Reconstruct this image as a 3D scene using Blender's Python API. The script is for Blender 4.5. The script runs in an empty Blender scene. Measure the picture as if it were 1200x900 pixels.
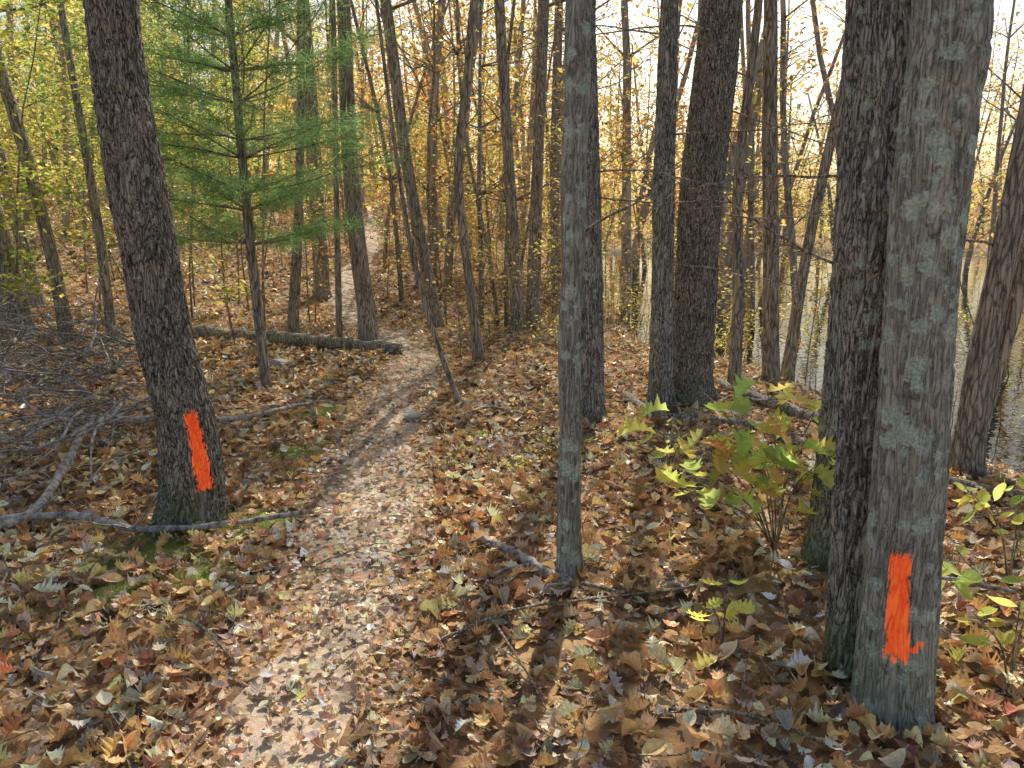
import bpy, math
import numpy as np
from mathutils import Vector
rng=np.random.default_rng(7)
R=math.radians
sc=bpy.context.scene
# ------------------------------------------------------------ terrain
def ss(t):
    t=np.clip(t,0,1); return t*t*(3-2*t)
def nz(x,y): return (np.sin(1.3*x+.7*y+1)*np.sin(1.1*y-.5*x+2)+.5*np.sin(2.7*x-1.1*y)*np.sin(2.3*y+1.3*x+.5))/1.5
def H(x,y):
    x=np.asarray(x,float);y=np.asarray(y,float)
    xb=np.interp(y,[-5,4,6.5,8.3,11,20,30,60],[6,5.6,5.2,4.9,3.5,3.6,3.3,4])
    t=ss((x-(xb-2.6))/2.8)
    far=ss((y-48)/20)+ss((x-30)/15)
    h=-1.55*t*(1-.7*np.clip(far,0,1))+t*.36*nz(x*.7,y*.7)
    left=1-ss(x/4)
    h=h+left*np.clip(.08*(y-17),0,3.2)-left*.25*np.exp(-((y-14)/2.5)**2)
    h=h+np.clip(.07*(-x-2.5),0,1.2)*ss((y-2)/5)
    return h+.03*nz(x*1.7,y*1.7)
PY=np.array([-3,0,2.1,2.8,3.9,5.06,6.83,8,8.8,11,14,16.5,18,20,24,32,45])
PX=np.array([-.5,-.6,-.66,-.7,-.75,-.9,-1.04,-1.04,-1.0,-1.7,-2.8,-3.5,-3.6,-3.8,-4.2,-5.6,-9])
def pathx(y): return np.interp(y,PY,PX)
# ------------------------------------------------------------ lattice noise
_tab=rng.random((64,64,64))
def vn(p):
    i=np.floor(p).astype(int);f=p-i;f=f*f*(3-2*f)
    def g(a,b,c): return _tab[(i[:,0]+a)%64,(i[:,1]+b)%64,(i[:,2]+c)%64]
    x,y,z=f[:,0],f[:,1],f[:,2]
    return ((g(0,0,0)*(1-x)+g(1,0,0)*x)*(1-y)+(g(0,1,0)*(1-x)+g(1,1,0)*x)*y)*(1-z)+((g(0,0,1)*(1-x)+g(1,0,1)*x)*(1-y)+(g(0,1,1)*(1-x)+g(1,1,1)*x)*y)*z
# ------------------------------------------------------------ mesh batch
class Batch:
    def __init__(s): s.v=[];s.t=[];s.c=[];s.n=0
    def add(s,v,t,c):
        s.v.append(v);s.t.append(t+s.n);s.n+=len(v)
        c=np.asarray(c,float)
        if c.ndim==1: c=np.tile(c,(len(v),1))
        s.c.append(c)
    def make(s,name,mat,parent=None,smooth=False):
        if not s.v: return None
        v=np.concatenate(s.v).astype(np.float32);t=np.concatenate(s.t).astype(np.int32);c=np.concatenate(s.c)
        me=bpy.data.meshes.new(name)
        me.vertices.add(len(v));me.vertices.foreach_set('co',v.ravel())
        me.loops.add(t.size);me.loops.foreach_set('vertex_index',t.ravel())
        me.polygons.add(len(t));me.polygons.foreach_set('loop_start',np.arange(0,t.size,3,dtype=np.int32))
        me.polygons.foreach_set('use_smooth',np.full(len(t),smooth))
        me.update(calc_edges=True)
        a=me.color_attributes.new('Col','FLOAT_COLOR','POINT')
        if c.shape[1]==3: c=np.hstack([c,np.ones((len(c),1))])
        a.data.foreach_set('color',c.astype(np.float32).ravel())
        me.materials.append(mat)
        ob=bpy.data.objects.new(name,me);sc.collection.objects.link(ob)
        if parent: ob.parent=parent
        return ob
def empty(name,loc=(0,0,0)):
    e=bpy.data.objects.new(name,None);sc.collection.objects.link(e);return e
def spline(P,n):
    P=np.asarray(P,float);m=len(P)
    d=np.r_[0,np.cumsum(np.linalg.norm(np.diff(P[:,:3],axis=0),axis=1))]
    u=np.linspace(0,d[-1],n);Q=np.vstack([2*P[0]-P[1],P,2*P[-1]-P[-2]])
    k=np.clip(np.searchsorted(d,u,side='right')-1,0,m-2);t=((u-d[k])/(d[k+1]-d[k]))[:,None]
    a,b,c,e=Q[k],Q[k+1],Q[k+2],Q[k+3]
    return .5*(2*b+(c-a)*t+(2*a-5*b+4*c-e)*t**2+(3*b-a-3*c+e)*t**3)
def tube(P,r,seg=6):
    P=np.asarray(P,float);n=len(P);r=np.broadcast_to(r,(n,))
    T=np.gradient(P,axis=0);T/=np.linalg.norm(T,axis=1)[:,None]+1e-9
    m=T.mean(0);ref=np.array([0,1,0.]) if abs(m[2])>.6*np.linalg.norm(m) else np.array([0,0,1.])
    A=np.cross(ref,T);A/=np.linalg.norm(A,axis=1)[:,None]+1e-9;B=np.cross(T,A)
    th=np.arange(seg)/seg*2*np.pi
    V=P[:,None]+r[:,None,None]*(np.cos(th)[None,:,None]*A[:,None]+np.sin(th)[None,:,None]*B[:,None])
    V=V.reshape(-1,3)
    i,j=np.meshgrid(np.arange(n-1),np.arange(seg),indexing='ij');j2=(j+1)%seg
    a=i*seg+j;b=i*seg+j2;c=(i+1)*seg+j2;d=(i+1)*seg+j
    F=np.concatenate([np.stack([a,b,c],-1).reshape(-1,3),np.stack([a,c,d],-1).reshape(-1,3)])
    V=np.vstack([V,P[0],P[-1]]);k=np.arange(seg)
    F=np.vstack([F,np.stack([np.full(seg,n*seg),(k+1)%seg,k],-1),np.stack([np.full(seg,n*seg+1),(n-1)*seg+k,(n-1)*seg+(k+1)%seg],-1)])
    return V,F
# ------------------------------------------------------------ leaf templates
def strip(xy,c1,c2,fold=.0):
    xy=np.array(xy,float);n=len(xy)
    M=np.c_[np.zeros(n),xy[:,1]];Lf=np.c_[-xy[:,0],xy[:,1]];Rt=xy
    V=np.vstack([M,Lf,Rt]);z=c1*V[:,0]**2*4+c2*(V[:,1]-.5)**2*1.5+fold*np.abs(V[:,0])
    V=np.c_[V[:,0],V[:,1]-.5,z]
    F=[]
    for i in range(n-1):
        a,b=i,i+1
        F+=[[a,n+b,n+a],[a,b,n+b],[a,2*n+a,2*n+b],[a,2*n+b,b]]
    return V,np.array(F)
oak=[(.012,-.16),(.012,0),(.11,.1),(.19,.2),(.11,.27),(.28,.4),(.15,.47),(.32,.62),(.17,.7),(.21,.84),(.09,.9),(.01,1)]
oak2=[(.01,-.14),(.01,0),(.08,.06),(.16,.14),(.13,.2),(.25,.3),(.2,.36),(.33,.5),(.24,.56),(.31,.7),(.2,.75),(.2,.86),(.1,.9),(.01,.97)]
bch=[(.01,-.12),(.01,0),(.13,.08),(.22,.22),(.27,.4),(.26,.58),(.18,.78),(.08,.92),(.005,1.03)]
def maple(c1,c2):
    ang=np.array([-90,-62,-35,-8,12,30,48,66,78,90]);rad=np.array([.42,.5,.42,.6,.44,.66,.42,.52,.5,.74])
    an=np.r_[ang,180-ang[::-1][1:-1]];ra=np.r_[rad,rad[::-1][1:-1]]
    V=np.c_[ra*np.cos(np.radians(an)),ra*np.sin(np.radians(an))]*.62;V=np.vstack([[0,-.05],V])
    V=np.c_[V,c1*V[:,0]**2*2.2+c2*V[:,1]**2*2]
    n=len(an);return V,np.array([[0,1+i,1+(i+1)%n] for i in range(n)])
near_T=[strip(oak,.5,.3),strip(oak,-.7,.5),strip(oak,.9,-.35,.1),maple(.5,.4),maple(-.5,-.4),maple(.9,.1),strip(bch,.7,.4),strip(bch,-.8,.5,.2)]
lit_T=[strip(oak,.5,.3),strip(oak,-.7,.3),strip(oak2,.5,-.2),strip(oak2,-.6,.35),strip(oak2,1.3,.5,.1),maple(.6,.4),maple(-.6,-.4),strip(bch,.9,.5),strip(bch,-1,.6,.2),strip(bch,1.6,-.5,.2),strip(oak,1.6,.6,.1)]
far_T=[strip([(.02,0),(.24,.35),(.02,1)],.8,.4),strip([(.02,0),(.3,.5),(.02,1)],-.8,.4)]
QV=np.array([[0,-.5,0],[.27,0,.07],[0,.5,0],[-.27,0,.07]],float);QF=np.array([[0,1,2],[0,2,3]])
def rots(yaw,a,b):
    n=len(yaw);c,s=np.cos,np.sin;Z=np.zeros(n);O=np.ones(n)
    Rz=np.stack([c(yaw),-s(yaw),Z,s(yaw),c(yaw),Z,Z,Z,O],-1).reshape(n,3,3)
    Rx=np.stack([O,Z,Z,Z,c(a),-s(a),Z,s(a),c(a)],-1).reshape(n,3,3)
    Ry=np.stack([c(b),Z,s(b),Z,O,Z,-s(b),Z,c(b)],-1).reshape(n,3,3)
    return Rz@Rx@Ry
def scat(B,T,pos,tilt,size,col,yaw=None):
    V,F=T;n=len(pos)
    if n==0:return
    if yaw is None: yaw=rng.uniform(0,6.283,n)
    M=rots(yaw,rng.normal(0,1,n)*tilt,rng.normal(0,1,n)*tilt)
    size=np.broadcast_to(size,(n,))
    W=np.einsum('nij,kj->nki',M,V)*size[:,None,None]+pos[:,None]
    FF=(F[None]+(np.arange(n)*len(V))[:,None,None]).reshape(-1,3)
    B.add(W.reshape(-1,3),FF,np.repeat(col,len(V),0))
def pal(cols,w,n,jit=.18):
    cols=np.array(cols);w=np.array(w,float);k=rng.choice(len(cols),n,p=w/w.sum())
    return np.clip(cols[k]*rng.normal(1,jit,(n,1))*rng.normal(1,.06,(n,3)),.005,.95)
# ------------------------------------------------------------ materials
def newmat(name):
    m=bpy.data.materials.new(name);m.use_nodes=True;nt=m.node_tree;nt.nodes.clear()
    o=nt.nodes.new('ShaderNodeOutputMaterial');return m,nt,o
def N(nt,t,**k):
    n=nt.nodes.new(t)
    for a,b in k.items():
        if a in n.inputs.keys(): n.inputs[a].default_value=b
        else: setattr(n,a,b)
    return n
def leafmat(name,trans=.45,rough=.55,spec=.35,mottle=0):
    m,nt,o=newmat(name);L=nt.links.new
    at=N(nt,'ShaderNodeAttribute',attribute_name='Col');c=at.outputs['Color']
    if mottle:
        tc=N(nt,'ShaderNodeTexCoord');no=N(nt,'ShaderNodeTexNoise',Scale=float(mottle),Detail=2.)
        L(tc.outputs['Object'],no.inputs['Vector'])
        mr=N(nt,'ShaderNodeMapRange');mr.inputs[3].default_value=.55;mr.inputs[4].default_value=1.5
        L(no.outputs[0],mr.inputs[0])
        vm=N(nt,'ShaderNodeVectorMath',operation='SCALE');L(c,vm.inputs[0]);L(mr.outputs[0],vm.inputs['Scale']);c=vm.outputs[0]
        p=N(nt,'ShaderNodeBsdfPrincipled',Roughness=rough);p.inputs['Specular IOR Level'].default_value=spec
        L(c,p.inputs['Base Color'])
    else:
        p=N(nt,'ShaderNodeBsdfDiffuse');L(c,p.inputs['Color'])
    t=N(nt,'ShaderNodeBsdfTranslucent');L(c,t.inputs['Color'])
    mx=N(nt,'ShaderNodeMixShader');mx.inputs[0].default_value=trans
    L(p.outputs[0],mx.inputs[1]);L(t.outputs[0],mx.inputs[2]);L(mx.outputs[0],o.inputs[0]);return m
litter_m=leafmat('dry_leaf',.22,.42,.45,60)
fol_m=leafmat('foliage_leaf',.6)
ndl_m=leafmat('pine_needle',.45)
def mathn(nt,op,a=None,b=None,clamp=False):
    n=N(nt,'ShaderNodeMath',operation=op);n.use_clamp=clamp
    for i,v in enumerate((a,b)):
        if v is None: continue
        if isinstance(v,(int,float)): n.inputs[i].default_value=v
        else: nt.links.new(v,n.inputs[i])
    return n.outputs[0]
def mixc(nt,f,a,b):
    n=N(nt,'ShaderNodeMix',data_type='RGBA')
    for s,v in ((n.inputs[0],f),(n.inputs[6],a),(n.inputs[7],b)):
        if isinstance(v,(int,float)): s.default_value=v
        elif isinstance(v,tuple): s.default_value=(*v,1)
        else: nt.links.new(v,s)
    return n.outputs[2]
def mask(nt,v,lo,hi):
    n=N(nt,'ShaderNodeMapRange');n.clamp=True
    n.inputs[1].default_value=lo;n.inputs[2].default_value=hi;nt.links.new(v,n.inputs[0]);return n.outputs[0]
def bark(name,dark,light,sc_=40,stretch=.16,lichen=.3,moss=.4,paint=False,bump=.012,warm=None,lo=.5,hi=1.12,edge=.4,simple=False,ls=20.):
    m,nt,o=newmat(name);L=nt.links.new
    tc=N(nt,'ShaderNodeTexCoord');ob=tc.outputs['Object']
    mp=N(nt,'ShaderNodeMapping');mp.inputs['Scale'].default_value=(1,1,stretch);L(ob,mp.inputs[0])
    p=N(nt,'ShaderNodeBsdfPrincipled',Roughness=.85);p.inputs['Specular IOR Level'].default_value=.2
    if simple:
        n1=N(nt,'ShaderNodeTexNoise',Scale=float(sc_),Detail=3.,Roughness=.65);L(mp.outputs[0],n1.inputs['Vector'])
        nb=N(nt,'ShaderNodeTexNoise',Scale=.35,Detail=1.);L(ob,nb.inputs['Vector'])
        col=mixc(nt,mask(nt,n1.outputs[0],.35,.65),dark,light)
        col=mixc(nt,mask(nt,nb.outputs[0],.4,.6),col,mixc(nt,mask(nt,n1.outputs[0],.35,.65),(dark[0]*.6,dark[1]*.6,dark[2]*.6),(light[0]*.75,light[1]*.8,light[2]*.85)))
        L(col,p.inputs['Base Color']);L(p.outputs[0],o.inputs[0]);return m
    n0=N(nt,'ShaderNodeTexNoise',Scale=sc_*.3,Detail=2.);L(mp.outputs[0],n0.inputs['Vector'])
    ad=N(nt,'ShaderNodeVectorMath',operation='MULTIPLY_ADD');L(n0.outputs['Color'],ad.inputs[0]);ad.inputs[1].default_value=(.11,.11,.11);L(mp.outputs[0],ad.inputs[2])
    vo=N(nt,'ShaderNodeTexVoronoi',feature='DISTANCE_TO_EDGE',Scale=float(sc_));L(ad.outputs[0],vo.inputs['Vector'])
    n1=N(nt,'ShaderNodeTexNoise',Scale=sc_*.9,Detail=5.,Roughness=.72);L(ad.outputs[0],n1.inputs['Vector'])
    n2=N(nt,'ShaderNodeTexNoise',Scale=110.,Detail=3.);L(ob,n2.inputs['Vector'])
    e=mask(nt,vo.outputs['Distance'],0.0,.22)
    hgt=mathn(nt,'ADD',mathn(nt,'MULTIPLY',e,edge),mathn(nt,'ADD',mathn(nt,'MULTIPLY',n1.outputs[0],1.3),mathn(nt,'MULTIPLY',mathn(nt,'SUBTRACT',n2.outputs[0],.8),.45)))
    f=mask(nt,hgt,lo,hi)
    col=mixc(nt,f,dark,light)  # dark furrows: bark tone plus crack shading put into the colour
    nb=N(nt,'ShaderNodeTexNoise',Scale=3.,Detail=3.);L(ob,nb.inputs['Vector'])
    w=warm or (light[0]*1.1,light[1]*.98,light[2]*.86)
    col=mixc(nt,mathn(nt,'MULTIPLY',mask(nt,nb.outputs[0],.45,.7),mathn(nt,'MULTIPLY',f,.7)),col,w)
    ad2=N(nt,'ShaderNodeVectorMath',operation='MULTIPLY_ADD');L(n2.outputs['Color'],ad2.inputs[0]);ad2.inputs[1].default_value=(.03,.03,.03);L(ob,ad2.inputs[2])
    nl=N(nt,'ShaderNodeTexVoronoi',Scale=ls);L(ad2.outputs[0],nl.inputs['Vector'])
    sl=N(nt,'ShaderNodeSeparateColor');L(nl.outputs['Color'],sl.inputs[0])
    lrad=mathn(nt,'MULTIPLY',mathn(nt,'SUBTRACT',sl.outputs[0],1-lichen),1.3)
    lrad=mathn(nt,'ADD',lrad,mathn(nt,'MULTIPLY',mathn(nt,'SUBTRACT',nb.outputs[0],.5),1.2))
    lm=mask(nt,mathn(nt,'SUBTRACT',mathn(nt,'ADD',lrad,mathn(nt,'MULTIPLY',mathn(nt,'SUBTRACT',n1.outputs[0],.5),.6)),nl.outputs['Distance']),-.04,.14)
    col=mixc(nt,mathn(nt,'MULTIPLY',lm,.85),col,mixc(nt,mask(nt,n2.outputs[0],.35,.65),(.38,.47,.37),(.72,.78,.66)))
    sp=N(nt,'ShaderNodeSeparateXYZ');L(ob,sp.inputs[0])
    mm=mathn(nt,'MULTIPLY',mathn(nt,'SUBTRACT',1.,mask(nt,sp.outputs[2],.02,.3)),mask(nt,nb.outputs[0],.42,.6))
    col=mixc(nt,mathn(nt,'MULTIPLY',mm,moss),col,(.15,.2,.04))
    if paint:
        at=N(nt,'ShaderNodeAttribute',attribute_name='Col');sr=N(nt,'ShaderNodeSeparateColor');L(at.outputs['Color'],sr.inputs[0])
        pm=mathn(nt,'ADD',sr.outputs[0],mathn(nt,'MULTIPLY',mathn(nt,'SUBTRACT',hgt,.8),.6))
        pm=mask(nt,pm,.34,.5)
        dr=mask(nt,mathn(nt,'ADD',sr.outputs[1],mathn(nt,'MULTIPLY',mathn(nt,'SUBTRACT',n1.outputs[0],.5),1.2)),.4,.8)
        col=mixc(nt,mathn(nt,'MULTIPLY',dr,.5),col,(.6,.5,.46))
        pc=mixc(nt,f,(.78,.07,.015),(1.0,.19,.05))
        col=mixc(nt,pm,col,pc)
        L(pc,p.inputs['Emission Color']);L(mathn(nt,'MULTIPLY',pm,.45),p.inputs['Emission Strength'])  # blaze paint glows by itself, fluorescence added to keep it vivid in shade
    L(col,p.inputs['Base Color'])
    b=N(nt,'ShaderNodeBump',Strength=1.,Distance=bump);L(hgt,b.inputs['Height']);L(b.outputs[0],p.inputs['Normal'])
    L(p.outputs[0],o.inputs[0]);return m
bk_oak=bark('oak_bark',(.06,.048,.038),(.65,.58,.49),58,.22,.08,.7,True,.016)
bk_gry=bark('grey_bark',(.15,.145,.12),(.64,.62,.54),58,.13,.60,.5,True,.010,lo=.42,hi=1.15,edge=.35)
bk_rgh=bark('rough_bark',(.08,.072,.06),(.66,.62,.55),55,.16,.36,.7,False,.014)
bk_mid=bark('forest_bark',(.13,.105,.08),(.62,.54,.44),38,.15,.2,.4,False,.012)
bk_dist=bark('distant_hazed_bark',(.26,.21,.165),(.64,.55,.45),14,.2,simple=True)  # far trunks get paler bark, haze put into the colour
bk_dead=bark('dead_wood',(.16,.13,.10),(.62,.55,.48),30,.6,simple=True)
def soil(name,a,b,cells=True):
    m,nt,o=newmat(name);L=nt.links.new
    tc=N(nt,'ShaderNodeTexCoord');ob=tc.outputs['Object']
    n1=N(nt,'ShaderNodeTexNoise',Scale=9.,Detail=6.,Roughness=.7);L(ob,n1.inputs['Vector'])
    col=mixc(nt,mask(nt,n1.outputs[0],.35,.65),a,b)
    vo=N(nt,'ShaderNodeTexVoronoi',Scale=17. if cells else 45.);L(ob,vo.inputs['Vector'])
    sr=N(nt,'ShaderNodeSeparateColor');L(vo.outputs['Color'],sr.inputs[0])
    cr=N(nt,'ShaderNodeValToRGB');L(sr.outputs[0],cr.inputs[0])
    el=cr.color_ramp.elements;el[0].color=(.12,.07,.035,1);el[1].color=(.62,.43,.23,1)
    e=el.new(.4);e.color=(.36,.21,.1,1);e=el.new(.75);e.color=(.54,.32,.14,1)
    col=mixc(nt,.75 if cells else .45,col,cr.outputs[0])
    if cells:
        at=N(nt,'ShaderNodeAttribute',attribute_name='Col');s2=N(nt,'ShaderNodeSeparateColor');L(at.outputs['Color'],s2.inputs[0])
        n3=N(nt,'ShaderNodeTexNoise',Scale=25.,Detail=4.);L(ob,n3.inputs['Vector'])
        mm=mask(nt,mathn(nt,'ADD',s2.outputs[0],mathn(nt,'MULTIPLY',mathn(nt,'SUBTRACT',n3.outputs[0],.5),1.6)),.4,.65)
        col=mixc(nt,mm,col,mixc(nt,n3.outputs[0],(.10,.14,.03),(.34,.40,.1)))
        col=mixc(nt,s2.outputs[1],col,(.07,.055,.03))
    p=N(nt,'ShaderNodeBsdfPrincipled',Roughness=.9);L(col,p.inputs['Base Color']);p.inputs['Specular IOR Level'].default_value=.2
    b=N(nt,'ShaderNodeBump',Strength=.8,Distance=.03);L(mathn(nt,'ADD',n1.outputs[0],mathn(nt,'MULTIPLY',sr.outputs[1],.4)),b.inputs['Height']);L(b.outputs[0],p.inputs['Normal'])
    L(p.outputs[0],o.inputs[0]);return m
g_m=soil('forest_floor_soil',(.09,.06,.035),(.2,.14,.08))
p_m=soil('path_dirt',(.42,.35,.27),(.82,.73,.61),False)
def grid(xs,ys):
    X,Y=np.meshgrid(xs,ys,indexing='ij');nx,ny=X.shape
    i,j=np.meshgrid(np.arange(nx-1),np.arange(ny-1),indexing='ij');a=i*ny+j
    F=np.concatenate([np.stack([a,a+ny,a+ny+1],-1).reshape(-1,3),np.stack([a,a+ny+1,a+1],-1).reshape(-1,3)])
    return X.ravel(),Y.ravel(),F
xs=np.unique(np.r_[-400,-250,-150,-100,-70,np.arange(-50,-8,1.),np.arange(-8,9,.09),np.arange(9,50,1.),60,80,120,200,400])
ys=np.unique(np.r_[-100,-50,-20,-10,-5,np.arange(-3,1.5,.3),np.arange(1.5,14,.09),np.arange(14,30,.3),np.arange(30,80,1.5),90,120,180,300,600])
X,Y,F=grid(xs,ys);Z=H(X,Y)
near=np.exp(-np.maximum(Y-6,0)/6)
Z=Z+.02*near*(vn(np.c_[X*4,Y*4,X*0])-.5)
mosses=[(-1.75,3.76,.32),(-1.4,3.35,.2),(-1.36,4.0,.3),(-1.5,5.3,.28),(-1.55,6.4,.26),(-.3,5.7,.2),(-1.7,3.2,.15),(-1.9,3.5,.16)]
mo=np.zeros_like(X)
for a,b,r in mosses: mo=np.maximum(mo,1-np.hypot(X-a,(Y-b))/r/1.3)
mo=np.clip(mo,0,1)
wet=ss((-Z-.85)/.3)
B=Batch();B.add(np.c_[X,Y,Z],F,np.c_[mo,wet,mo*0]);B.make('ground',g_m,smooth=True)
# dirt path
ys_=np.arange(-2,44,.1);us=np.linspace(-1,1,13)
U,YY=np.meshgrid(us,ys_,indexing='ij')
wd=np.interp(YY,[0,5,8,10,20],[.25,.27,.25,.22,.32])+.06*np.sin(YY*1.7)+.05*np.sin(YY*4.1+U*2);XX=pathx(YY)+U*wd+.03*np.sin(YY*9+U*5)
nx,ny=XX.shape;i,j=np.meshgrid(np.arange(nx-1),np.arange(ny-1),indexing='ij');a=(i*ny+j)
F=np.concatenate([np.stack([a,a+ny,a+ny+1],-1).reshape(-1,3),np.stack([a,a+ny+1,a+1],-1).reshape(-1,3)])
x_,y_=XX.ravel(),YY.ravel();zz=H(x_,y_)+.02*np.exp(-np.maximum(y_-6,0)/6)*(vn(np.c_[x_*4,y_*4,x_*0])-.5)+.010-.02*np.abs(U.ravel())**6
B=Batch();B.add(np.c_[x_,y_,zz],F,(0,0,0));B.make('dirt_path',p_m,smooth=True)
# water
m,nt,o=newmat('swamp_water');p=N(nt,'ShaderNodeBsdfPrincipled',Roughness=.02);p.inputs['Base Color'].default_value=(.008,.009,.006,1);p.inputs['IOR'].default_value=1.33
no=N(nt,'ShaderNodeTexNoise',Scale=4.,Detail=2.);b=N(nt,'ShaderNodeBump',Strength=.25,Distance=.02);tc=N(nt,'ShaderNodeTexCoord');nt.links.new(tc.outputs['Object'],no.inputs['Vector']);nt.links.new(no.outputs[0],b.inputs['Height']);nt.links.new(b.outputs[0],p.inputs['Normal']);nt.links.new(p.outputs[0],o.inputs[0])
X,Y,F=grid(np.linspace(1.5,60,30),np.linspace(2,80,30));B=Batch();B.add(np.c_[X,Y,X*0-1.18],F,(0,0,0));B.make('swamp_water',m)
# ------------------------------------------------------------ leaf litter
LC=[(.76,.48,.22),(.80,.48,.19),(.90,.70,.44),(.34,.19,.10),(.56,.33,.16),(.86,.54,.2),(.56,.24,.11),(.88,.74,.34),(.56,.47,.37),(.90,.79,.62)]
LW=[20,15,18,13,15,6,4,2,9,5]
B=Batch()
def litter(n,x0,x1,y0,y1,T,s0,s1,tilt,lift):
    x=rng.uniform(x0,x1,n);y=rng.uniform(y0,y1,n)
    pd=np.abs(x-pathx(y));core=np.interp(y,[2,3.5,4.5,9,12],[1,.97,.7,.45,.35])
    keep=rng.random(n)<np.where(pd<.27,core,np.where(pd<.42,.95,1))
    for a,b,r in mosses: keep&=~((np.hypot(x-a,y-b)<r*.8)&(rng.random(n)<.66))
    keep&=(H(x,y)>-1.1)&(np.abs(x)<y*.8+1.6)
    pm=(pd<.36)[keep];x,y=x[keep],y[keep];n=len(x)
    u=rng.random(n);z=H(x,y)+lift*u**1.5+.012
    c=pal(LC,LW,n,.28);c=np.where(pm[:,None],c*1.02+.16,c)  # path leaves paler: crushed dry, plus sunlit brightness put into their colour
    patch=vn(np.c_[x*.8+5,y*.8,x*0])[:,None];c=c*(.78+.42*patch)*(.58+.55*u[:,None]);c=np.clip(c,.01,.93)  # leaves lower in the layer darkened, shade between them put into the colour
    sz=rng.uniform(s0,s1,n)*np.where(pm,.62,1);tl=tilt*np.where(pm,.6,1)
    k=rng.integers(0,len(T),n)
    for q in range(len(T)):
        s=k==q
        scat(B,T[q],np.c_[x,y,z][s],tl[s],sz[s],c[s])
litter(23000,-4.5,5,1.2,6,lit_T,.035,.10,.27,.04)
litter(4500,-1.3,-.2,1.2,9,lit_T[4:],.04,.085,.15,.02)
litter(32000,-9,7,6,13,far_T,.07,.12,.33,.035)
litter(22000,-18,8,13,28,far_T,.11,.18,.35,.05)
litter(10000,-30,5,28,55,far_T,.2,.4,.4,.08)
B.make('fallen_leaves',litter_m)
# ------------------------------------------------------------ tree builder
YG=[(.34,.47,.09),(.50,.55,.11),(.70,.62,.14),(.23,.35,.08)]
OR=[(.90,.52,.15),(.82,.36,.11),(.88,.66,.22),(.60,.28,.11)]
YE=[(.90,.76,.25),(.88,.64,.21),(.66,.66,.22),(.76,.48,.18)]
def branch(Bk,p0,d,L,r0,seg=5,n=7,droop=0.,wig=.12):
    d=np.array(d,float);d/=np.linalg.norm(d);P=[np.array(p0,float)];st=L/(n-1)
    for i in range(n-1):
        d=d+rng.normal(0,wig,3)+np.array([0,0,droop]);d/=np.linalg.norm(d);P.append(P[-1]+d*st)
    P=np.array(P);V,F=tube(P,np.linspace(r0,r0*.25,n),seg);Bk.add(V,F,(0,0,0));return P
def crown(Bk,Lf,path,rad,z0,nl,palette,leaves,lsize=.1,Lmax=2.2,low=False):
    idx=np.where(path[:,2]>z0)[0]
    if len(idx)==0:return
    for q in range(nl):
        i=idx[int(len(idx)*(q+rng.random())/nl)]
        az=rng.uniform(0,6.283);fr=(path[i,2]-z0)/(path[-1,2]-z0+.01)
        L=Lmax*(1-.6*fr)*rng.uniform(.5,1.1)
        P=branch(Bk,path[i],(math.cos(az),math.sin(az),rng.uniform(.25,.9)),L,max(.008,rad[i]*.35),5,7,.03)
        ends=[]
        for w in range(5):
            k=rng.integers(2,7);a2=az+rng.normal(0,.9)
            Q=branch(Bk,P[k],(math.cos(a2),math.sin(a2),rng.uniform(-.1,.6)),L*.45*rng.uniform(.5,1),max(.004,rad[i]*.1),3,5,0)
            ends.append(Q[1:])
        E=np.concatenate(ends+[P[3:]])
        if leaves:
            m=leaves//nl;k=rng.integers(0,len(E),m)
            pos=E[k]+rng.normal(0,1,(m,3))*np.array([.16,.16,.07])
            scat(Lf,(QV,QF),pos,.5,lsize*rng.uniform(.7,1.2,m),pal(palette,np.ones(len(palette)),m,.2))
def trunkpath(pts,y0,top,lean_y=0.):
    P=[(p[0],p[3] if len(p)>3 else y0,p[1],p[2]) for p in pts]
    a,b=np.array(P[-2]),np.array(P[-1]);dz=b[2]-a[2];sl=np.clip((b[:2]-a[:2])/dz,-.25,.25)
    z=b[2];r=b[3];x,y=b[0],b[1]
    while z<top:
        z+=1.2;x+=sl[0]*1.2+rng.normal(0,.05);y+=sl[1]*1.2+rng.normal(0,.05);sl=sl*.85;f=max(.12,(top-z)/(top-b[2]+.01))
        P.append((x,y,z,max(.012,b[3]*f**.7)))
    return np.array(P)
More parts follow.
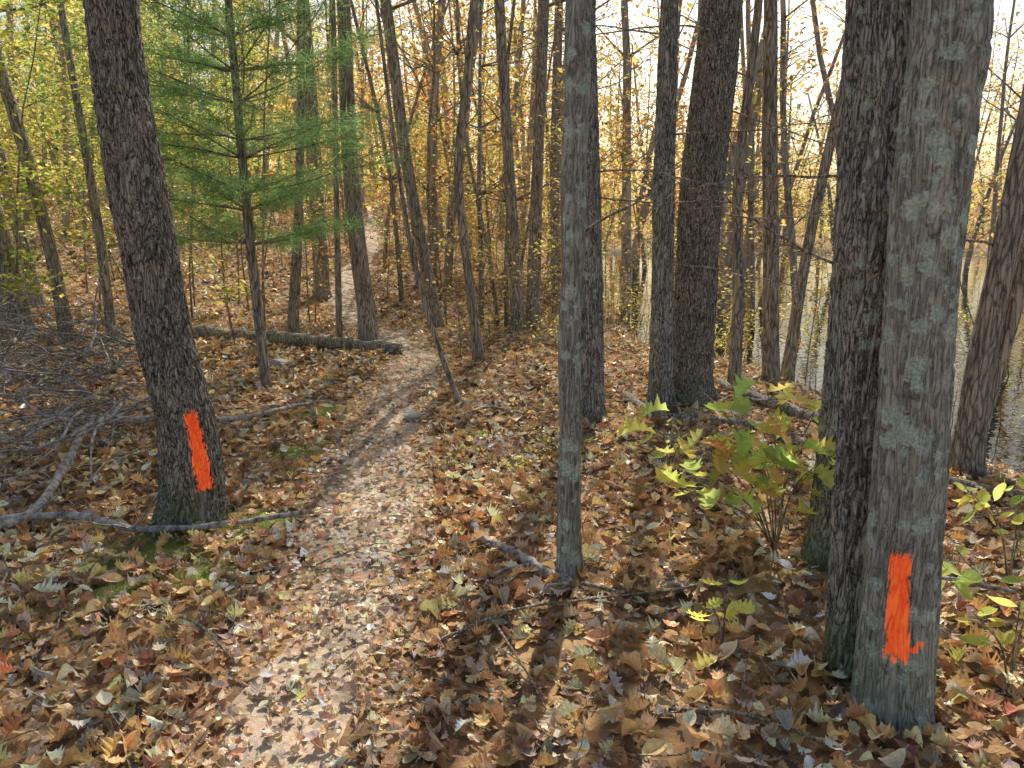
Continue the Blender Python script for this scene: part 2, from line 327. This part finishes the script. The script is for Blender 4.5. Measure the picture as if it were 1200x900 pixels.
def tree(name,y0,pts,top,mat,seg=14,fine=False,amp=.004,paint=None,nl=9,leaves=700,z0=3.2,palette=OR,flare=.35,crownL=2.2,twins=None):
    par=empty(name);Tk=Batch();Lf=Batch()
    allp=[(y0,pts)]+(twins or [])
    for ti,(yy,pp) in enumerate(allp):
        P=trunkpath([(pp[0][0],pp[0][1]-.12,pp[0][2]*1.02)+tuple(pp[0][3:])]+list(pp),yy,top)
        zcut=3.6
        n=int((P[-1,2]-P[0,2])/(.3))+4
        S=spline(P,n)
        if fine:
            D=spline(P,int((P[-1,2]-P[0,2])/.008));D=D[D[:,2]<zcut+.02]
            S2=S[S[:,2]>zcut-.3]
        else: D=S;S2=None
        sg=seg
        C=D[:,:3];r=D[:,3].copy();zb=pts[0][1]
        th=np.arange(sg)/sg*2*np.pi
        ph=rng.uniform(0,6)
        hh=np.maximum(C[:,2]-zb,0)
        fl=1+flare*np.exp(-hh/.09)[:,None]*(1+.55*np.sin(4*th+ph)[None]+.3*np.sin(7*th+2*ph)[None])
        oval=1+.05*np.sin(2*th[None]+ph+hh[:,None]*1.3)+.03*np.sin(3*th[None]+hh[:,None]*2.)
        RR=r[:,None]*fl*oval
        if fine:
            px=np.cos(th)[None]*r[:,None];py=np.sin(th)[None]*r[:,None];pz=np.repeat(C[:,2:3],sg,1)
            q=np.stack([px+0*pz,py+0*pz,pz],-1).reshape(-1,3)+20+ti*3
            wv=vn(q*np.array([11,11,7.]))-.5
            q2=q+wv[:,None]*.06
            a1=np.abs(vn(q2*np.array([60,60,11.]))-.5)*2;a2=np.abs(vn(q2*np.array([120,120,32.])+9)-.5)*2;a3=vn(q*np.array([5,5,3.]))-.5
            dsp=(np.minimum(a1*2.5,1)-.6)*amp*1.3+(a2-.4)*amp*.8+a3*r.mean()*.14
            RR=RR+dsp.reshape(RR.shape)
        n=len(C)
        V=np.stack([C[:,0:1]+RR*np.cos(th),C[:,1:2]+RR*np.sin(th),np.repeat(C[:,2:3],sg,1)],-1).reshape(-1,3)
        i,j=np.meshgrid(np.arange(n-1),np.arange(sg),indexing='ij');j2=(j+1)%sg
        a=i*sg+j;b=i*sg+j2;c=(i+1)*sg+j2;d=(i+1)*sg+j
        F=np.concatenate([np.stack([a,b,c],-1).reshape(-1,3),np.stack([a,c,d],-1).reshape(-1,3)])
        col=np.zeros((len(V),3))
        if paint and ti==0: col=paint(V,np.repeat(C,sg,0),np.repeat(r,sg))
        Tk.add(V,F,col)
        if S2 is not None:
            V,F=tube(S2[:,:3],S2[:,3],16);Tk.add(V,F,(0,0,0))
        crown(Tk,Lf,S[:,:3],S[:,3],z0,nl,palette,leaves,Lmax=crownL)
    Tk.make('trunk',mat,par,True);Lf.make('leaves',fol_m,par);return par
def painter(t,zlo,zhi,c0,c1,w0,w1,blob=None):
    t=np.array(t)
    def f(V,C,r):
        rel=V-C;lat=(rel[:,0]*t[0]+rel[:,1]*t[1]);fr=np.array([t[1],-t[0]]);front=(rel[:,0]*fr[0]+rel[:,1]*fr[1])>0
        s=np.clip((V[:,2]-zlo)/(zhi-zlo),0,1);cc=c0+(c1-c0)*s;ww=w0+(w1-w0)*s
        e=np.minimum(V[:,2]-zlo+.15*(lat-cc),zhi-V[:,2]-.3*np.abs(lat-cc))/.03
        m=np.minimum(np.clip(1.1-np.abs(lat-cc)/ww*.7,-.5,1),np.clip(.4+e*.3,-1,1))
        dr=np.clip(1-np.abs(lat-c0+.01)/.035,0,1)*np.clip((zlo+.02-V[:,2])/.04,0,1)
        if blob:
            for (bl,bz,br) in blob: m=np.maximum(m,.9-np.hypot(lat-bl,(V[:,2]-bz)*1.3)/br*.55)
        return np.c_[np.where(front,np.clip(m,0,1),0),np.where(front,dr,0),np.zeros(len(V))]
    return f
OT=[(-1.73,-.02,.175),(-1.70,.23,.165),(-1.71,.6,.147),(-1.77,.96,.136),(-1.80,1.39,.132),(-1.84,1.8,.128),(-1.87,2.2,.117),(-1.88,2.58,.108)]
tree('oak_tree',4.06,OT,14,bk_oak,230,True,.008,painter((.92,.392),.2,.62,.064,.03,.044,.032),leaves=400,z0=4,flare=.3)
tree('slender_maple_tree',3.35,[(.26,0,.057),(.25,.31,.051),(.25,.7,.048),(.24,1.07,.049),(.25,1.43,.049),(.25,1.77,.051),(.26,2.09,.053),(.26,2.41,.052)],9,bk_gry,110,True,.003,leaves=200,nl=6,z0=4,flare=.18)
tree('oak_tree',6.2,[(.63,-.01,.118),(.62,.28,.106),(.59,1.28,.098),(.55,2.22,.088),(.52,3.09,.079)],12,bk_rgh,110,True,.006,leaves=400,z0=4.5)
tree('oak_tree',6.6,[(1.25,-.01,.105),(1.24,.56,.092),(1.21,1.93,.08),(1.2,3.19,.073)],12,bk_rgh,100,True,.005,leaves=400,z0=4.5)
tree('oak_tree',6.85,[(1.54,0,.19),(1.55,.4,.168),(1.56,1.3,.17),(1.58,1.94,.18),(1.64,2.7,.17),(1.665,3.24,.16)],16,bk_oak,160,True,.008,leaves=600,z0=4.5,nl=12)
AT=[(1.257,-.01,.128,2.38),(1.25,.25,.12,2.38),(1.239,.54,.111,2.38),(1.223,.96,.103,2.38),(1.205,1.476,.096,2.38),(1.205,1.88,.095,2.38),(1.21,2.17,.096,2.38)]
BT=[(1.215,-.01,.08,2.62),(1.205,.35,.08,2.62),(1.19,.717,.08,2.62),(1.165,1.19,.078,2.59),(1.165,1.6,.078,2.56),(1.18,1.93,.073,2.54),(1.19,2.2,.07,2.52)]
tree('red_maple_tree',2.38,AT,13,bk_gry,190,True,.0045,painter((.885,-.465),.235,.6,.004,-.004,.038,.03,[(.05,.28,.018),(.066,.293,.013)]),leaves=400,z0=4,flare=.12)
tree('red_maple_tree',2.6,BT,12,bk_rgh,130,True,.009,leaves=300,z0=4,flare=.15)
tree('oak_tree',3.5,[(1.488,0,.12),(1.488,.4,.102),(1.487,1.05,.096),(1.489,1.6,.1),(1.478,2.1,.108),(1.475,2.44,.112)],13,bk_rgh,130,True,.006,leaves=500,z0=4)
tree('leaning_oak_tree',4.85,[(2.86,-.05,.11),(2.865,.3,.09),(2.876,.73,.084),(2.93,1.35,.076),(2.977,1.94,.07)],9,bk_mid,24,leaves=300,twins=[(4.9,[(2.9,.0,.06),(2.98,.5,.05),(3.1,1.3,.045),(3.15,2.1,.04)])])
def simple(name,y,pts,top,mat=bk_mid,**k):
    pts=[(pts[0][0],float(H(pts[0][0],y)),pts[0][2])]+pts[1:]
    k.setdefault('leaves',300);k.setdefault('nl',8);k.setdefault('z0',4)
    return tree(name,y,pts,top,mat,16,**k)
simple('young_oak_tree',7.33,[(2.07,0,.058),(2.06,.9,.048),(2.0,1.95,.042),(2.09,3.37,.036)],9)
simple('maple_tree',7.6,[(2.5,0,.08),(2.42,1.2,.07),(2.33,2.4,.066),(2.27,3.43,.06)],12)
simple('leaning_maple_tree',7.8,[(2.72,-.1,.066),(2.8,1,.054),(2.93,1.99,.048),(3.11,3.04,.042)],9)
simple('oak_tree',10.,[(-1.8,0,.13),(-1.82,.4,.112),(-1.92,1.6,.1),(-1.95,2.88,.09),(-1.95,4,.082)],14,leaves=400)
simple('bent_sapling',6.5,[(-.426,0,.026),(-.594,.5,.022),(-.756,1.06,.02),(-.827,1.46,.018),(-.925,2.24,.015),(-1.02,3.16,.013)],4.6,leaves=60,nl=4,z0=3)
simple('maple_tree',11.9,[(-1.12,0,.115),(-1.29,.98,.095),(-1.52,2.43,.082),(-1.74,4.47,.075)],12,leaves=400,palette=YE)
simple('crooked_maple_tree',8.5,[(-.35,0,.062),(-.45,.89,.052),(-.55,2.02,.045),(-.444,2.93,.042),(-.37,3.65,.04)],9,palette=YE)
simple('oak_tree',11.5,[(.09,0,.1),(0,1.6,.08),(-.17,4.37,.07)],13,leaves=400)
simple('oak_tree',12.,[(.3,0,.105),(.35,1.6,.088),(.44,4.5,.078)],13,leaves=400)
simple('maple_tree',10.5,[(-2.9,0,.075),(-2.7,1.9,.058),(-2.56,4.1,.05)],10,palette=YE,leaves=500)
simple('oak_tree',16.,[(-3.77,0,.17),(-3.8,2.5,.14),(-3.86,5.45,.12)],15,leaves=700,palette=OR+YG[:2])
simple('young_maple_tree',9.8,[(-2.13,0,.04),(-2.08,2,.033),(-2.03,3.96,.03)],8,palette=YE)
simple('maple_tree',8.9,[(-4.97,.2,.085),(-5.04,1.14,.07),(-5.19,2.22,.064),(-5.35,3.08,.058)],10,palette=YG,leaves=1000)
simple('oak_tree',9.,[(-5.55,.2,.145),(-5.6,.86,.13),(-5.73,1.78,.12),(-5.85,2.7,.115)],13,palette=YG,leaves=900)
simple('young_maple_tree',9.3,[(-4.67,.2,.055),(-4.7,1.5,.048),(-4.78,2.7,.042),(-4.84,3.58,.038)],8,palette=YG,leaves=900)
simple('oak_tree',12.,[(-7.09,.2,.102),(-7.21,1.23,.088),(-7.34,2.2,.086)],12,palette=YG,leaves=1000)
simple('oak_tree',16.9,[(.93,0,.115),(.87,2.45,.095),(.92,5.67,.085)],14,leaves=500)
# ------------------------------------------------------------ white pine
par=empty('white_pine_tree');Tk=Batch();Lf=Batch()
P=trunkpath([(-2.28,-.1,.055),(-2.28,0,.05),(-2.32,.84,.046),(-2.355,1.745,.042),(-2.377,2.81,.035),(-2.39,3.36,.032)],7.3,6.5)
S=spline(P,50);V,F=tube(S[:,:3],S[:,3],12);Tk.add(V,F,(0,0,0))
NV=np.array([[-.5,0,0],[.5,0,0],[0,1,0]]);NF=np.array([[0,1,2]])
for z in np.arange(1.3,6.4,.25):
    i=np.argmin(abs(S[:,2]-z));k=7;L0=1.25*min(1,(6.9-z)/3.5)*(.7 if z<1.7 else 1)
    for q in range(k):
        az=q/k*6.283+rng.uniform(-.5,.5);L=L0*rng.uniform(.65,1.1)
        Q=branch(Tk,S[i,:3],(math.cos(az),math.sin(az),rng.uniform(.05,.4)),L,.009,4,7,.01,.07)
        tips=[Q[2:]]
        for w in range(6):
            kk=rng.integers(2,7);a2=az+rng.choice([-1,1])*rng.uniform(.4,1)
            tips.append(branch(Tk,Q[kk],(math.cos(a2),math.sin(a2),rng.uniform(-.05,.3)),L*.35,.004,3,4,.02,.07))
        E=np.concatenate(tips);m=680;kk=rng.integers(0,len(E),m)
        pos=E[kk]+rng.normal(0,.04,(m,3));yaw=rng.uniform(0,6.283,m)
        NVs=NV*np.array([.07,1,1]);sz=rng.uniform(.07,.12,m)
        scat(Lf,(NVs,NF),pos,.5,sz,pal([(.24,.42,.16),(.34,.52,.20),(.42,.58,.24)],[1,1,1],m,.2),yaw)
Tk.make('trunk',bk_mid,par,True);Lf.make('needles',ndl_m,par)
# ------------------------------------------------------------ understory + distant forest
par=empty('understory_thicket');Tk=Batch();Lf=Batch()
def under(x,y,h,pal_,nleaf,r=.018,ls=.075,zmin=-9.):
    z=max(float(H(x,y)),-1.4);P=branch(Tk,(x,y,z-.05),(rng.normal(0,.12),rng.normal(0,.12),1),h,r,5,9,0,.06)
    ends=[]
    for q in range(int(7+h*2.5)):
        k=rng.integers(2,9);az=rng.uniform(0,6.283);L=min(h,6)*.28*rng.uniform(.4,1)
        Q=branch(Tk,P[k],(math.cos(az),math.sin(az),rng.uniform(.1,.7)),L,r*.35,3,5,0,.12);ends.append(Q[1:])
    E=np.concatenate(ends);k=rng.integers(0,len(E),nleaf)
    pos=E[k]+rng.normal(0,1,(nleaf,3))*np.array([.15,.15,.06])
    hue=rng.choice(len(pal_),2);w=np.full(len(pal_),.4);w[hue]+=2.5
    scat(Lf,(QV,QF),pos,.4,ls*rng.uniform(.6,1.3,nleaf),pal(pal_,w,nleaf,.2))
for q in range(58):
    y=rng.uniform(8,28);x=-y*rng.uniform(.3,.78)
    under(x,y,rng.uniform(2.5,7.5),YG+YE[:1],int(rng.uniform(600,1200)),.016,.085)
for q in range(85):
    y=rng.uniform(12,34);x=y*rng.uniform(-.3,.12)
    if abs(x-pathx(y))<.8: continue
    under(x,y,rng.uniform(1.5,7.5),YE+OR+YG[:2],int(rng.uniform(180,620)),.014,.075)
for q in range(20):
    y=rng.uniform(12,24);x=y*rng.uniform(-.24,.1)
    if abs(x-pathx(y))<.6: continue
    under(x,y,rng.uniform(8,12),YE+OR[:2],260,rng.uniform(.03,.06),.08)
for q in range(60):
    y=rng.uniform(8.2,20);x=rng.uniform(-.6,3.5)
    under(x,y,rng.uniform(.8,2.6),YE+YG[1:3],int(rng.uniform(90,220)),.008,.055)
for q in range(80):
    y=rng.uniform(8.5,38);x=y*rng.uniform(.18,.8)
    under(x,y,rng.uniform(1.2,7),YE+YG[1:3]+OR,int(rng.uniform(120,400)),.013,.07)
for q in range(30):
    y=rng.uniform(9.5,34);x=y*rng.uniform(.12,.8)
    for w in range(5): under(x+rng.normal(0,.25),y+rng.normal(0,.25),rng.uniform(.4,1.5),YE+YG[1:3]+[(.6,.5,.3)],int(rng.uniform(15,60)),.008,.055)
Tk.make('stems',bk_mid,par,True);Lf.make('leaves',fol_m,par)
par=empty('distant_forest');Tk=Batch();Lf=Batch()
n=0
while n<320:
    y=17+80*rng.random()**1.2;x=y*rng.uniform(-.95,.95)
    if abs(x-pathx(y))<.9 and y<32: continue
    if x>0 and y<60 and rng.random()<.4 : continue
    n+=1
    z=max(float(H(x,y)),-1.4);h=rng.uniform(9,17);r=rng.uniform(.05,.105)*(1+y/60)
    d=np.array([rng.normal(0,.07),rng.normal(0,.07),1])
    P=branch(Tk,(x,y,z-.2),d,h,r,8 if y<30 else 6,12,0,.04)
    nb=11;E=[]
    for q in range(nb):
        k=rng.integers(2,12);az=rng.uniform(0,6.283);L=rng.uniform(1,3)
        Q=branch(Tk,P[k],(math.cos(az),math.sin(az),rng.uniform(.2,1)),L,r*.25,3,5,0,.12);E.append(Q[1:])
        if k<8: E.append(Q[1:]);
        if k<5: E.append(Q[1:])
    E=np.concatenate(E)
    fx=x/y
    if fx<-.3: pl=YG+YE[:1]+OR[:1];m=900
    elif fx<.12: pl=OR+YE+YG[1:3];m=780
    else: pl=YE+OR+YG[1:2];m=330 if y<60 else 460
    ls=.09+.0035*y
    hue=rng.choice(len(pl),2);w=np.full(len(pl),.3);w[hue]+=2.5
    k=rng.integers(0,len(E),m);pos=E[k]+rng.normal(0,1,(m,3))*np.array([.55,.55,.35])
    scat(Lf,(QV,QF),pos,.6,ls*rng.uniform(.6,1.2,m),pal(pl,w,m,.22))
m=30000;y=rng.uniform(34,110,m);x=y*rng.uniform(-.95,.95,m);k=(x<0)|((y>60)&(rng.random(m)<.5));x,y=x[k],y[k];m=len(x)
zt=vn(np.c_[x*.35,y*.35,x*0])*6.5*rng.random(m)
pl=YE+YG[:3]+OR[:3]
scat(Lf,(QV,QF),np.c_[x,y,H(x,y)+zt],.7,.2+.004*y*rng.uniform(.6,1.3,m),pal(pl,np.ones(len(pl)),m,.25))
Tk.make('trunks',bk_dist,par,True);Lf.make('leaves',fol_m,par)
# ------------------------------------------------------------ ground wood
def wood(name,pts,r0,r1,seg=14,mat=bk_dead,n=40,twigs=0):
    P=np.array([(a,b,float(H(a,b))+c) for a,b,c in pts]);S=spline(P,n)
    r=np.linspace(r0,r1,n)*(1+.12*np.sin(np.arange(n)*1.1)+rng.normal(0,.05,n))
    S[:,2]+=rng.normal(0,r0*.08,n);B=Batch();V,F=tube(S,r,seg);B.add(V,F,(0,0,0))
    for q in range(twigs):
        k=rng.integers(n//5,n);branch(B,S[k],(rng.normal(),rng.normal(),rng.uniform(.1,.7)),rng.uniform(.15,.5),r1*.5,4,6)
    B.make(name,mat,smooth=True)
wood('fallen_log',[(-4.4,9.85,.06),(-2.83,9.75,.08),(-1.28,9.15,.05)],.1,.075,mat=bk_mid)
wood('fallen_branch',[(-.2,3.87,.05),(-.14,3.72,.04),(0,3.58,.04),(.12,3.4,.035),(.27,3.22,.03)],.019,.026,twigs=2)
wood('fallen_branch',[(-2.9,3.72,.05),(-2.5,3.88,.07),(-2.62,4.5,.14),(-2.69,5.0,.26),(-2.45,5.27,.22),(-2.05,5.6,.14),(-1.65,6.35,.1)],.03,.014,twigs=6)
wood('fallen_branch',[(-2.9,3.8,.05),(-2.3,3.95,.08),(-1.9,3.8,.07),(-1.5,3.85,.06),(-1.1,4.05,.04)],.024,.012,twigs=3)
wood('fallen_log',[(1.0,6.95,.02),(1.2,6.2,.02),(1.7,5.8,.05),(2.2,5.0,.04),(2.9,4.3,.02)],.045,.03,mat=bk_mid,twigs=7)
wood('fallen_branch',[(1.9,7.3,.02),(2.2,6.2,.08),(2.5,5.6,.05)],.05,.035,mat=bk_mid,twigs=4)
wood('stick',[(-.1,2.98,.05),(-.02,2.7,.08),(.06,2.5,.05),(.11,2.33,.03)],.006,.003,6,mat=bk_mid)
wood('stick',[(-.3,2.72,.04),(0,2.95,.07),(.35,3.05,.06),(.75,3.15,.05)],.007,.003,6,twigs=2,mat=bk_mid)
wood('stick',[(.3,3.2,.05),(.55,3.12,.04),(.92,3.2,.06)],.009,.006,8,mat=bk_mid)
wood('stick',[(.5,2.3,.03),(.75,2.25,.04),(1.0,2.1,.03)],.008,.005,8,mat=bk_mid)
wood('stick',[(1.5,3.0,.05),(1.75,3.15,.1),(2.1,3.1,.05)],.012,.008,8,twigs=2)
wood('stick',[(-1.5,3.0,.03),(-1.2,2.8,.05),(-1.0,2.6,.03)],.006,.004,6,mat=bk_mid)
wood('stick',[(-.45,6.0,.04),(-.2,6.3,.05),(.1,6.2,.03)],.012,.008,6)
B=Batch()
for q in range(480):
    y=1.6+9*rng.random()**1.5;x=rng.uniform(-.75,.75)*y
    if abs(x-pathx(y))<.3 and rng.random()<.6: continue
    az=rng.uniform(0,6.283);branch(B,(x,y,float(H(x,y))+rng.uniform(.03,.06)),(math.cos(az),math.sin(az),rng.normal(0,.06)),rng.uniform(.08,.5),rng.uniform(.0015,.005),4,7,-.01,.16)
B.make('ground_twigs',bk_mid,smooth=True)
# brush pile
B=Batch()
for q in range(260):
    y=rng.uniform(4.3,8.2);x=-rng.uniform(.46*y+.25,.46*y+2.6)
    z=float(H(x,y))+rng.uniform(.02,.5);az=rng.uniform(0,6.283)
    L=rng.uniform(.5,1.6);P=branch(B,(x-.4*math.cos(az)*L,y-.4*math.sin(az)*L,z),(math.cos(az),math.sin(az),rng.uniform(-.15,.3)),L,rng.uniform(.004,.014),5,9,-.02,.15)
    for w in range(rng.integers(2,6)):
        k=rng.integers(1,8);branch(B,P[k],(math.cos(az+rng.normal(0,.8)),math.sin(az+rng.normal(0,.8)),rng.uniform(-.2,.5)),L*.4,.0035,3,6,0,.18)
B.make('brush_pile',bk_dead,smooth=True)
B=Batch()
for (x,y,z,dx,dy,dz,L) in [(.62,6.15,1.9,1,-.1,.02,2.0),(.62,6.15,1.72,.9,-.3,-.1,1.6),(1.25,6.55,2.2,1,-.2,.1,1.9),(1.6,6.7,1.6,1,-.4,.05,1.7),(1.6,6.7,2.4,1,-.3,-.15,1.8),(1.5,3.45,1.75,-1,.2,.05,.9),(1.5,3.4,1.35,-.8,-.1,.2,.8),(1.2,6.5,2.9,-.8,-.3,.2,1.2),(2.9,4.85,1.4,-.9,-.1,.2,1.2),(.25,3.35,1.5,.5,.2,.3,.4),(-1.9,10,2.2,1,-.2,.2,1.6),(1.25,6.5,1.2,.8,-.4,-.1,1.2),(1.55,6.7,3.0,-1,-.3,.1,2.2)]:
    P=branch(B,(x,y,z),(dx,dy,dz),L,.008,5,12,-.012,.1)
    for w in range(9):
        k=rng.integers(2,12);branch(B,P[k],(dx*.6+rng.normal(0,.5),rng.normal(0,.5),rng.normal(.1,.4)),L*rng.uniform(.15,.4),.0035,3,6,0,.15)
B.make('dead_twigs',bk_mid,smooth=True)
# ------------------------------------------------------------ foreground plants
def plant(name,base,stems,nper,size,palette,w):
    par=empty(name);Tk=Batch();Lf=Batch();x,y=base;z=float(H(x,y))
    for (dx,dy,h) in stems:
        S=spline([(x,y,z-.02),(x+dx*.3,y+dy*.3,z+h*.6),(x+dx,y+dy,z+h)],10);V,F=tube(S,np.linspace(.005,.0018,10),5);Tk.add(V,F,(0,0,0))
        for q in range(nper):
            k=rng.integers(5,10);az=rng.uniform(0,6.283);l=size*rng.uniform(.6,1.1)
            e=S[k]+np.array([math.cos(az),math.sin(az),rng.uniform(-.3,.3)])*l*.85
            V,F=tube(np.array([S[k],(S[k]+e)/2+[0,0,.01],e-(e-S[k])*.35]),.0015,3);Tk.add(V,F,(0,0,0))
            T=near_T[rng.choice([0,0,2,0,3])] if size>.1 else near_T[6]
            scat(Lf,T,e[None],.5,l,pal(palette,w,1,.15),np.array([az-math.pi/2]))
    Tk.make('stems',bk_mid,par,True);Lf.make('leaves',fol_m,par)
G=[(.52,.66,.2),(.66,.70,.2),(.86,.76,.22),(.82,.50,.18)]
plant('oak_sapling',(1.26,3.6),[(-.55,-.1,.6),(-.35,.1,.74),(-.1,0,.82),(.14,.1,.72),(-.45,-.25,.42),(.12,-.2,.5),(-.15,-.25,.48),(-.72,.1,.62),(-.62,-.1,.45),(.0,-.3,.64),(-.5,0,.3),(-.25,-.1,.62),(.1,-.35,.58)],7,.175,G,[4,4,3,2])
plant('hickory_seedling',(.78,2.72),[(-.05,-.02,.2),(.03,.05,.24)],4,.12,[(.88,.8,.2),(.8,.78,.2)],[1,1])
plant('green_seedling',(1.55,2.75),[(.0,0,.35),(.15,.1,.3),(-.1,.1,.22)],7,.1,G[:2],[1,1])
plant('green_seedling',(1.75,2.55),[(.0,0,.3),(.15,.1,.4),(-.1,.1,.22)],7,.1,G[:3],[1,1,1])
plant('green_seedling',(2.2,3.3),[(.0,0,.4),(.15,.1,.5),(-.2,.1,.42)],9,.1,G[:3],[1,1,1])
plant('huckleberry_bush',(-.1,4.9),[(rng.normal(0,.25),rng.normal(0,.2),rng.uniform(.06,.16)) for _ in range(12)],7,.035,G[1:],[2,2,1])
plant('huckleberry_bush',(.35,5.3),[(rng.normal(0,.25),rng.normal(0,.2),rng.uniform(.06,.16)) for _ in range(12)],7,.035,G[1:],[2,2,1])
plant('huckleberry_bush',(1.0,4.9),[(rng.normal(0,.2),rng.normal(0,.15),rng.uniform(.1,.3)) for _ in range(8)],6,.045,G[1:],[2,2,1])
# moss / grass
B=Batch();BV=np.array([[-.04,0,0],[.04,0,0],[0,0,1.]]);BF=np.array([[0,1,2]])
for a,b,r in mosses:
    m=int(800*r/.3);q=rng.normal(0,r*.5,(m,2));x=a+q[:,0];y=b+q[:,1]
    scat(B,(BV,BF),np.c_[x,y,H(x,y)+.004],.5,rng.uniform(.02,.045,m),pal([(.2,.28,.06),(.34,.42,.1),(.46,.46,.16)],[2,2,1],m))
B.make('moss_tufts',fol_m)
B=Batch()
m=26000;x=rng.uniform(.2,30,m);y=rng.uniform(7,40,m);t=vn(np.c_[x*.9,y*.9,x*0])
k=(H(x,y)<-.25)&(H(x,y)>-1.35)&(t>.5)&(x<y*.8);x,y=x[k],y[k]
scat(B,(BV*np.array([.5,1,1]),BF),np.c_[x,y,H(x,y)-.02],.35,rng.uniform(.15,.6,len(x)),pal([(.7,.58,.32),(.75,.64,.38),(.48,.46,.24)],[2,2,1],len(x)))
B.make('marsh_grass',fol_m)
# rocks
m,nt,o=newmat('grey_stone');p=N(nt,'ShaderNodeBsdfPrincipled',Roughness=.9);no=N(nt,'ShaderNodeTexNoise',Scale=30.,Detail=8.);nt.links.new(mixc(nt,no.outputs[0],(.2,.18,.16),(.5,.47,.43)),p.inputs['Base Color']);nt.links.new(p.outputs[0],o.inputs[0])
import bmesh
for (x,y,s) in [(.71,3.23,.045),(-.79,6.13,.07),(1.35,3.0,.04),(-2.5,8.5,.1),(-.55,3.3,.02),(-1.2,5.0,.04)]:
    bm=bmesh.new();bmesh.ops.create_icosphere(bm,subdivisions=3,radius=1)
    V=np.array([v.co for v in bm.verts]);d=vn(V*1.6+rng.uniform(0,30,3))
    for v,q in zip(bm.verts,d): v.co=v.co*(.75+.5*q)*s;v.co.z*=.6;v.co.x*=1.35
    me=bpy.data.meshes.new('rock');bm.to_mesh(me);bm.free();me.materials.append(m)
    ob=bpy.data.objects.new('rock',me);sc.collection.objects.link(ob);ob.location=(x,y,float(H(x,y))+s*.3);ob.rotation_euler[2]=rng.uniform(0,6)
# ------------------------------------------------------------ light, camera
EL,AZ=R(44),R(11)
w=bpy.data.worlds.new('World');sc.world=w;w.use_nodes=True;nt=w.node_tree
bg=nt.nodes['Background'];sky=nt.nodes.new('ShaderNodeTexSky');sky.sky_type='NISHITA';sky.sun_disc=False
sky.sun_elevation=EL;sky.sun_rotation=AZ;sky.dust_density=3;sky.air_density=1.2;nt.links.new(sky.outputs[0],bg.inputs[0]);bg.inputs[1].default_value=.15
sd=Vector((math.sin(AZ)*math.cos(EL),math.cos(AZ)*math.cos(EL),math.sin(EL)))
l=bpy.data.lights.new('sun','SUN');l.energy=5;l.angle=R(.6);l.color=(1,.93,.82);lo=bpy.data.objects.new('sun',l);sc.collection.objects.link(lo);lo.rotation_euler=(-sd).to_track_quat('-Z','Y').to_euler()
cm=bpy.data.cameras.new('camera');cm.sensor_width=36;cm.lens=28.26;cm.clip_end=1500;cm.clip_start=.05
co=bpy.data.objects.new('camera',cm);sc.collection.objects.link(co);co.location=(0,0,1.6);co.rotation_euler=(R(78),0,0);sc.camera=co
sc.view_settings.view_transform='Standard';sc.view_settings.look='None';sc.view_settings.exposure=0
